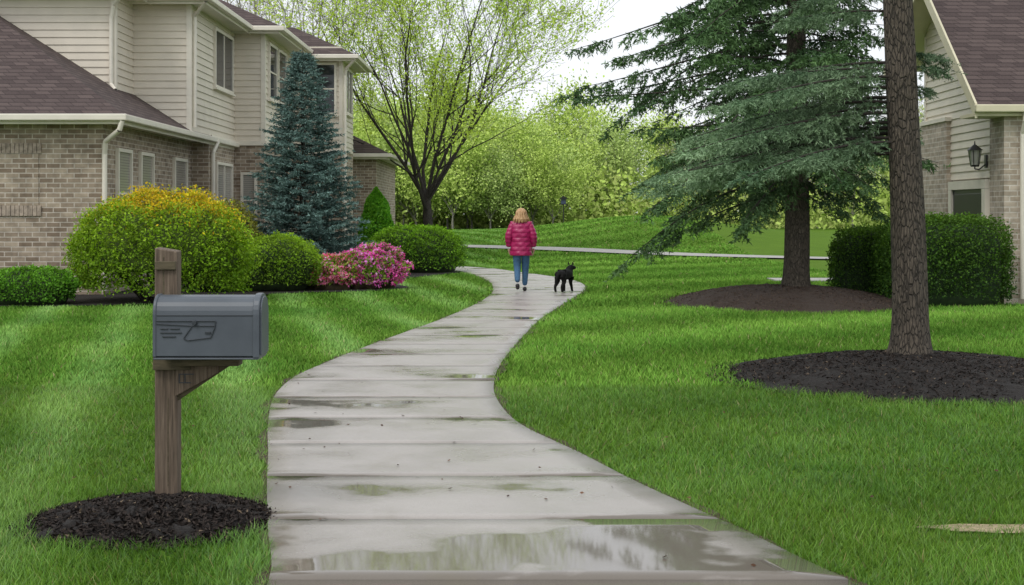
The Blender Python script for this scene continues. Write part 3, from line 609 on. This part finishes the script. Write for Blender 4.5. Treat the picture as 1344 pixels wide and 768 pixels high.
conifer("blue_green_spruce",3.98,14.15,11,br,.48,26,.17,.010,.042,.0048,(.055,.13,.060),(.30,.44,.24),.18,lean=(-.42,0),z0=.15,flare=.34,rtop=.06,k2=5)
br=[];z=.30;az=0
while z<5.40:
    az+=2.399+rng.normal()*.15; u=(5.6-z)/5.3; R=(1.68*u**.85+.05)*rng.uniform(.74,1.06); br.append((z,az,R,.20,.22,.16)); z+=.018
conifer("blue_spruce",-5.0,34,5.55,br,.44,20,.02,.028,.066,.014,(.05,.115,.10),(.27,.43,.38),.11,flare=.2,rtop=.01,k2=3,t0=.25)
e=empty("arborvitae"); n=12000; u=rng.uniform(0,1,n)**.8; a=rng.uniform(0,6.28,n); r=.66*np.sin(np.clip((1-u),0,1)*1.75)**.8*(1-.2*rng.uniform(size=n))
P=np.c_[-4.15+r*np.cos(a),44+r*np.sin(a)*.9,.15+2.25*u]; P[:,:2]+=.09*nz(P,5)[:,None]; V,F=leafquads(P,.045); mk("leaves",V,F,LEAF,e,np.repeat(mixc((.06,.24,.015),(.20,.48,.03),rng.uniform(0,1,n)),4,0)); trunkmesh("trunk",-4.15,44,1.6,.3,.05,e,BARKD,(0,0),0)
# ------------------------------------------------------------------ deciduous trees
def grow(x,y,z,trunkh,r,limbs,L0,levels,seed,spread=.55,upb=.10,kids=6,lr=.5):
    R=np.random.default_rng(seed); segs=[];tips=[]
    def br(p,d,L,r,lv):
        n=5
        for i in range(n):
            d=d+R.normal(size=3)*.11+np.array([0,0,upb]); d/=np.linalg.norm(d); q=p+d*L/n; ra=r*(1-.75*i/n); rb=r*(1-.75*(i+1)/n)
            segs.append((p,q,max(ra,.005),max(rb,.004)))
            if lv>=levels-1: tips.append((p,q))
            if lv<levels and i>=(1 if lv else 0):
                for _ in range(kids//4+(R.uniform()<(kids%4)/4)):
                    s=R.normal(size=3); s-=d*s.dot(d); s/=np.linalg.norm(s); c=d+s*R.uniform(.5,.95); c[2]+=.1; c/=np.linalg.norm(c)
                    br(q,c,L*R.uniform(.42,.62),rb*.55,lv+1)
            p=q
    p=np.array([x,y,z],float); top=p+np.array([R.normal()*.08,0,trunkh]); mid=(p+top)/2+np.array([.05,0,0])
    segs.append((p,p+(mid-p)*.2,r*1.35,r*1.05)); segs.append((p+(mid-p)*.2,mid,r*1.05,r*.95)); segs.append((mid,top,r*.95,r*.7))
    for k in range(limbs):
        a=k*2*math.pi/limbs+R.normal()*.25; s=spread*R.uniform(.3,1.15); d=np.array([math.cos(a)*s,math.sin(a)*s,1.]); d/=np.linalg.norm(d)
        br(top-np.array([0,0,trunkh*.25*R.uniform()]),d,L0*R.uniform(.8,1.1),r*lr,0)
    return segs,tips
def dtree(name,x,y,z,args,leafn,leafs,c1,c2,bark,parent=None,k=5,spr=.12,lm=None):
    segs,tips=grow(x,y,z,*args); e=empty(name) if parent is None else parent
    V,F=tubes(segs,k); a=mk("branches",V,F,bark,e); b=None
    if leafn:
        T=np.array(tips); i=rng.integers(0,len(T),leafn); u=rng.uniform(0,1,leafn)[:,None]; P=T[i,0]*(1-u)+T[i,1]*u+rng.normal(size=(leafn,3))*spr
        V,F=leafquads(P,leafs); f=.5+.3*nz(P,1.2,4)+.2*rng.normal(size=leafn); b=mk("leaves",V,F,lm or LEAF,e,np.repeat(np.clip(mixc(c1,c2,f)*rng.uniform(.8,1.2,leafn)[:,None],0,1),4,0))
    return e,a,b
dtree("budding_maple_tree",-3.0,50,.05,(2.1,.19,9,7.6,3,11,.92,.05,6,.36),38000,.048,(.42,.60,.06),(.68,.86,.16),BARKD,None,4,.14)
dtree("bare_tree",-10.5,62,.4,(4,.22,7,9,3,5,.6,.06,6,.4),9000,.05,(.5,.5,.25),(.6,.6,.3),BARKG,None,4,.2,FARLEAF)  # pale bark and leaves carry painted distance haze
W=empty("distant_trees"); var=[]
for k in range(5):
    e0=empty("proto"); green=k<3
    c1,c2=((.42,.56,.12),(.60,.74,.20)) if k!=1 else ((.36,.50,.15),(.54,.66,.22))  # leaf colours paled: haze painted into the distant trees, no volume
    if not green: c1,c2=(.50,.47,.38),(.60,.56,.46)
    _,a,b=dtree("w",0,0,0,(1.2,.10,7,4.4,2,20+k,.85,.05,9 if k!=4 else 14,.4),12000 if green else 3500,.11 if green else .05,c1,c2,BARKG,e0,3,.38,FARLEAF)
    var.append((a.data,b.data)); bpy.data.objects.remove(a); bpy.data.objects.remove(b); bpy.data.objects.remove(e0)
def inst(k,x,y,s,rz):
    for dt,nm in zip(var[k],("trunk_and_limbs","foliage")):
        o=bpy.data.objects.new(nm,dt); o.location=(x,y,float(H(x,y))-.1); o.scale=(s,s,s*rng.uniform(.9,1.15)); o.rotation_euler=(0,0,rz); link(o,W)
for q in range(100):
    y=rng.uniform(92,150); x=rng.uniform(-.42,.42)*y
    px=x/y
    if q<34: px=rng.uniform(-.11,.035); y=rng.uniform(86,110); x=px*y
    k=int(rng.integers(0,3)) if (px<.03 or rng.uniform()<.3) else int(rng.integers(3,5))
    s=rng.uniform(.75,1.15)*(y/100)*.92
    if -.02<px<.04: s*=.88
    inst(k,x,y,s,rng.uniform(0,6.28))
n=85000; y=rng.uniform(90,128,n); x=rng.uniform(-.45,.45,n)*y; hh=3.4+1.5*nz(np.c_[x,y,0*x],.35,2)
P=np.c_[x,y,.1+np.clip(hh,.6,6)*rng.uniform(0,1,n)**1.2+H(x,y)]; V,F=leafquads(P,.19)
f=.5+.4*nz(P,.25,5)+.15*rng.normal(size=n); mk("understory_brush",V,F,FARLEAF,None,np.repeat(mixc((.40,.44,.16),(.48,.66,.13),f),4,0))  # brush colours paled too, haze put into the albedo
# ------------------------------------------------------------------ person
def skin(name,verts,edges,radii,mat,par,sub=2,root=0,loc=(0,0,0),rz=0,sc=1):
    me=bpy.data.meshes.new(name); me.from_pydata(verts,edges,[]); o=bpy.data.objects.new(name,me); COL.objects.link(o)
    o.modifiers.new("skin",'SKIN'); 
    sv=me.skin_vertices[0].data
    for i,r in enumerate(radii): sv[i].radius=(r,r) if not hasattr(r,'__len__') else r; sv[i].use_root=(i==root)
    m=o.modifiers.new("sub",'SUBSURF'); m.levels=sub; m.render_levels=sub
    dg=bpy.context.evaluated_depsgraph_get(); me2=bpy.data.meshes.new_from_object(o.evaluated_get(dg)); bpy.data.objects.remove(o)
    me2.name=name; me2.materials.clear(); me2.materials.append(mat); me2.polygons.foreach_set("use_smooth",np.ones(len(me2.polygons),dtype=bool))
    o=bpy.data.objects.new(name,me2); link(o,par); return o
JEAN=simple("denim",(.05,.13,.24),.8,.3,40,bump=.3); JACK=simple("magenta_nylon",(.38,.012,.10),.38,.15,25); SKINM=simple("skin",(.55,.33,.25),.5,.05,20); SHOE=simple("black_shoe",(.02,.018,.02),.5,.2,30)
t=NT("blonde_hair"); v=t.scaled((60,60,6)); n=t.noise(1.5,4,v); t.L(t.ramp(n,[(.3,(.26,.125,.055)),(.5,(.52,.30,.14)),(.72,(.74,.54,.32))]),t.b.inputs["Base Color"]); t.b.inputs["Roughness"].default_value=.5; HAIR=t.m
pe=empty("walking_person")
Vb=[(0,0,.90),(0,0,1.02),(0,.01,1.20),(0,0,1.33),(0,0,1.41),(0,.012,1.47),
 (.085,.01,.83),(.08,.11,.47),(.065,.13,.10),(-.085,-.01,.83),(-.08,.03,.47),(-.065,-.20,.19),
 (.165,-.005,1.335),(.255,-.05,1.10),(.245,.07,.885),(-.165,-.005,1.335),(-.255,-.06,1.10),(-.245,.03,.885)]
Eb=[(0,1),(1,2),(2,3),(3,4),(4,5),(0,6),(6,7),(7,8),(0,9),(9,10),(10,11),(3,12),(12,13),(13,14),(3,15),(15,16),(16,17)]
Rb=[.14,.14,.15,.11,.055,.05,.112,.075,.054,.112,.075,.056,.088,.078,.056,.088,.078,.056]
body=skin("body",Vb,Eb,Rb,JEAN,pe,3)
body.data.materials.append(JACK); body.data.materials.append(SKINM)
for p in body.data.polygons:
    c=p.center; p.material_index=2 if (c.z>1.415 and abs(c.x)<.1) else (1 if (c.z>.97 or abs(c.x)>.19) else 0)
co=np.zeros(len(body.data.vertices)*3); body.data.vertices.foreach_get("co",co); co=co.reshape(-1,3); no=np.zeros_like(co).ravel(); body.data.vertices.foreach_get("normal",no); no=no.reshape(-1,3)
arm=(np.abs(co[:,0])>.19)&(co[:,2]>.8); co[arm]+=no[arm]*(.012*np.abs(np.sin(co[arm,2]*math.pi/.08))-.002)[:,None]; body.data.vertices.foreach_set("co",co.ravel()); body.data.update()
zs=np.linspace(.72,1.43,74); k=40; V=[]
prof=lambda z: (np.interp(z,[.70,.73,.85,1.0,1.2,1.33,1.39,1.43],[.200,.212,.212,.205,.225,.20,.12,.085]),np.interp(z,[.70,.73,.85,1.0,1.2,1.33,1.39,1.43],[.165,.178,.175,.165,.17,.145,.10,.08]))
for z in zs:
    rx,ry=prof(z); q=.011*abs(math.sin((z-.72)*math.pi/.09))**.6
    for b in range(k):
        th=b*2*math.pi/k; wr=.006*math.sin(5*th+z*30)+.004*math.sin(9*th-z*50); V.append(((rx+q+wr)*math.cos(th),.01+(ry+q+wr)*math.sin(th),z))
F=[(a*k+b,a*k+(b+1)%k,(a+1)*k+(b+1)%k,(a+1)*k+b) for a in range(len(zs)-1) for b in range(k)]; F.append(tuple(range(k))[::-1])
mk("jacket",V,F,JACK,pe,smooth=True)
V=[];k=28
for (rr,ry,z) in ((.085,.08,1.40),(.118,.115,1.40),(.135,.135,1.425),(.125,.125,1.46),(.10,.10,1.475),(.085,.085,1.455)):
    for b in range(k):
        th=b*2*math.pi/k; V.append((rr*math.cos(th),.0+ry*math.sin(th)-.008,z+.010*math.sin(th+math.pi)))
F=[(a*k+b,a*k+(b+1)%k,(a+1)*k+(b+1)%k,(a+1)*k+b) for a in range(5) for b in range(k)]
mk("hood_roll",V,F,JACK,pe,smooth=True)
def ball(name,c,r,mat,par,fn=None,nu=32,nv=20):
    th=np.linspace(0,2*np.pi,nu,endpoint=False); ph=np.linspace(-np.pi/2,np.pi/2,nv); T,Pp=np.meshgrid(th,ph)
    d=np.stack([np.cos(T)*np.cos(Pp),np.sin(T)*np.cos(Pp),np.sin(Pp)],-1).reshape(-1,3); q=d*np.array(r)
    if fn is not None: q=fn(d,q)
    i,j=np.meshgrid(np.arange(nu),np.arange(nv-1)); a=(j*nu+i).ravel();b=(j*nu+(i+1)%nu).ravel()
    return mk(name,q+np.array(c),np.stack([a,b,b+nu,a+nu],-1),mat,par,smooth=True)
def headfn(d,q):
    q=q.copy(); jaw=np.clip(-d[:,2],0,1); q[:,0]*=1-.28*jaw; q[:,1]+=.012*jaw*(d[:,1]>0)
    nose=np.exp(-((d[:,0]/.13)**2)-((d[:,2]+.12)/.2)**2)*(d[:,1]>0); q[:,1]+=.022*nose
    eye=np.exp(-(((np.abs(d[:,0])-.36)/.15)**2)-((d[:,2]-.05)/.12)**2)*(d[:,1]>0); q[:,1]-=.008*eye; return q
hz_=1.535
ball("head",(0,.02,hz_),(.075,.095,.11),SKINM,pe,headfn,48,32)
WHT=simple("eye_white",(.7,.7,.7),.2,.02); LIP=simple("lips",(.45,.13,.12),.4,.1)
for s in (-1,1):
    ball("eye",(s*.029,.103,hz_+.006),(.012,.008,.008),WHT,pe,None,12,8); ball("iris",(s*.029,.1095,hz_+.006),(.005,.003,.005),BLACKM,pe,None,8,6); ball("ear",(s*.077,.01,hz_-.005),(.01,.02,.03),SKINM,pe,None,12,8)
ball("mouth",(0,.106,hz_-.058),(.024,.008,.007),LIP,pe,None,12,8)
def hairfn(d,q):
    q=q.copy(); front=(d[:,1]>.30)&(d[:,2]<.45); low=np.clip(-d[:,2],0,1)
    q[:,0]*=1+.75*low*(1-low*.25); q[:,1]*=1+.25*low; q[:,2]-=.075*low*(d[:,1]<.3)
    a=np.arctan2(d[:,1],d[:,0]); q[:,:2]*=(1+.045*np.sin(a*17+d[:,2]*3)+.03*np.sin(a*31)+.03*np.sin(a*7+2))[:,None]
    q[:,2]+=.012*np.sin(a*11)*low
    q[front,1]=np.minimum(q[front,1],.045); q[front,0]*=1.03; return q
ball("hair",(0,-.006,hz_+.012),(.112,.120,.130),HAIR,pe,hairfn,120,40)
sg=[]
for k in range(46):
    a=math.pi+math.pi*(k+.5)/46; rx,ry=.135,.130; x0=rx*math.cos(a); y0=-.01+ry*math.sin(a); j=rng.normal()*.012
    p0=(x0*.92,y0*.92,hz_-.02); p1=(x0*1.06+j,y0*1.04,hz_-.09); p2=(x0*1.02+2*j,y0*1.02,hz_-.135-rng.uniform(0,.03)); sg+= [(p0,p1,.015,.013),(p1,p2,.013,.004)]
V,F=tubes(sg,6); mk("hair_locks",V,F,HAIR,pe,smooth=True)
def hand(par,w,s):
    w=np.array(w,float); V=[tuple(w),tuple(w+[0,.012,-.045]),tuple(w+[0,.02,-.085])]; E=[(0,1),(1,2)]; R=[.024,.03,.027]
    skin("palm",V,E,R,SKINM,par,2)
    for f,(oy,L) in enumerate(((.035,.062),(.014,.072),(-.008,.066),(-.028,.052))):
        b=w+[0,.018+oy,-.080]; V=[tuple(b),tuple(b+[-s*.004,.004,-L*.45]),tuple(b+[-s*.016,.006,-L*.78]),tuple(b+[-s*.030,.006,-L])]
        skin("finger_%d"%f,V,[(0,1),(1,2),(2,3)],[.010,.009,.008,.007],SKINM,par,2)
    b=w+[0,.03,-.035]; V=[tuple(b),tuple(b+[-s*.01,.03,-.025]),tuple(b+[-s*.018,.036,-.055])]; skin("thumb",V,[(0,1),(1,2)],[.012,.010,.008],SKINM,par,2)
hand(pe,(.245,.085,.865),1); hand(pe,(-.245,.045,.865),-1)
def shoe(par,ax,ay,az,toe):
    skin("shoe",[(ax,ay-.035,az-.045),(ax,ay+.03,az-.04),(ax,ay+toe[0]*.6,az+toe[1]*.6-.02),(ax,ay+toe[0],az+toe[1])],[(0,1),(1,2),(2,3)],[.045,.048,.044,.036],SHOE,par,2)
shoe(pe,.065,.13,.085,(.17,-.045)); shoe(pe,-.065,-.20,.17,(.12,-.11))
pe.location=(.185,28.6,.03); pe.rotation_euler=(0,0,math.radians(-3))
# ------------------------------------------------------------------ dog
t=NT("black_fur"); v=t.scaled((70,70,40)); n=t.noise(1.5,5,v); t.L(t.ramp(n,[(.3,(.003,.003,.003)),(.75,(.012,.011,.010))]),t.b.inputs["Base Color"]); t.b.inputs["Roughness"].default_value=.75; t.b.inputs["Specular IOR Level"].default_value=.2; t.bump(n,.6,.01); FUR=t.m
dg_=empty("black_dog")
Vd=[(-.02,0,.385),(-.18,0,.395),(-.25,0,.385),(.12,0,.37),(.19,0,.43),(.23,-.01,.50),(.26,-.03,.545),(.315,-.07,.535),(.355,-.10,.52),
 (-.22,.075,.34),(-.16,.09,.23),(-.28,.09,.13),(-.26,.09,.03),(-.22,.09,.022),
 (-.22,-.075,.34),(-.17,-.09,.23),(-.30,-.09,.13),(-.28,-.09,.03),(-.24,-.09,.022),
 (.15,.075,.32),(.11,.085,.215),(.14,.085,.11),(.135,.085,.03),(.175,.085,.022),
 (.15,-.075,.32),(.12,-.085,.215),(.17,-.085,.12),(.19,-.085,.03),(.23,-.085,.022),
 (-.32,0,.37),(-.37,.01,.29),(-.39,.02,.20)]
Ed=[(0,1),(1,2),(0,3),(3,4),(4,5),(5,6),(6,7),(7,8),(1,9),(9,10),(10,11),(11,12),(12,13),(1,14),(14,15),(15,16),(16,17),(17,18),(3,19),(19,20),(20,21),(21,22),(22,23),(3,24),(24,25),(25,26),(26,27),(27,28),(2,29),(29,30),(30,31)]
Rd=[.112,.115,.09,.14,.115,.085,.08,.045,.032,.085,.056,.032,.029,.024,.085,.056,.032,.029,.024,.065,.044,.032,.030,.025,.065,.044,.032,.030,.025,.04,.038,.024]
skin("dog_body",Vd,Ed,Rd,FUR,dg_,2)
for s in (-1,1):
    c=np.array([.245,-.025+s*.050,.60]); V=[c+[-.0,-.030,0],c+[0,.030,0],c+[.034,0,-.0],c+[-.024,0,-.005],c+[-.005,s*.014,.085]]
    mk("ear",V,[(0,2,4),(2,1,4),(1,3,4),(3,0,4),(0,3,1,2)],FUR,dg_)
    ball("eye",(.312,-.055+s*.036,.565),(.008,.008,.008),BLACKM,dg_,None,8,6)
ball("nose",(.384,-.118,.527),(.013,.013,.011),BLACKM,dg_,None,10,8)
dg_.location=(1.05,28.4,.028); dg_.rotation_euler=(0,0,math.radians(60)); dg_.scale=(.90,.90,.90)
# ------------------------------------------------------------------ light & camera
w=bpy.data.worlds.new("World"); S.world=w; w.use_nodes=True; nt=w.node_tree; bg=nt.nodes["Background"]
sky=nt.nodes.new("ShaderNodeTexSky"); sky.sky_type='NISHITA'; sky.sun_disc=False; sky.sun_elevation=math.radians(52); sky.sun_rotation=math.radians(215); sky.dust_density=4; sky.air_density=1.2
tc=nt.nodes.new("ShaderNodeTexCoord"); no_=nt.nodes.new("ShaderNodeTexNoise"); no_.inputs["Scale"].default_value=1.6; no_.inputs["Detail"].default_value=4; nt.links.new(tc.outputs["Generated"],no_.inputs["Vector"])
rp=nt.nodes.new("ShaderNodeValToRGB"); rp.color_ramp.elements[0].position=.3; rp.color_ramp.elements[0].color=(9.2,9.7,10.3,1); rp.color_ramp.elements[1].position=.7; rp.color_ramp.elements[1].color=(12.3,12.6,13.0,1); nt.links.new(no_.outputs["Fac"],rp.inputs[0])
mx=nt.nodes.new("ShaderNodeMix"); mx.data_type='RGBA'; mx.inputs[0].default_value=.88; nt.links.new(sky.outputs[0],mx.inputs[6]); nt.links.new(rp.outputs[0],mx.inputs[7]); nt.links.new(mx.outputs[2],bg.inputs[0]); bg.inputs[1].default_value=.1
sd=bpy.data.lights.new("sun",'SUN'); sd.energy=1.3; sd.angle=math.radians(25); sd.color=(1,.97,.92); so=bpy.data.objects.new("sun",sd); COL.objects.link(so)
el=math.radians(52); azs=math.radians(215); dv=Vector((math.sin(azs)*math.cos(el),math.cos(azs)*math.cos(el),math.sin(el))); so.rotation_euler=dv.to_track_quat('Z','Y').to_euler(); so.location=(0,0,30)
cd=bpy.data.cameras.new("camera"); cd.lens=50; cd.sensor_width=36; cd.shift_y=-.0774; cd.clip_end=3000; co_=bpy.data.objects.new("camera",cd); COL.objects.link(co_); co_.location=(0,0,1.6); co_.rotation_euler=(math.radians(90),0,0); S.camera=co_
S.view_settings.view_transform='Standard'; S.view_settings.look='None'; S.view_settings.exposure=0
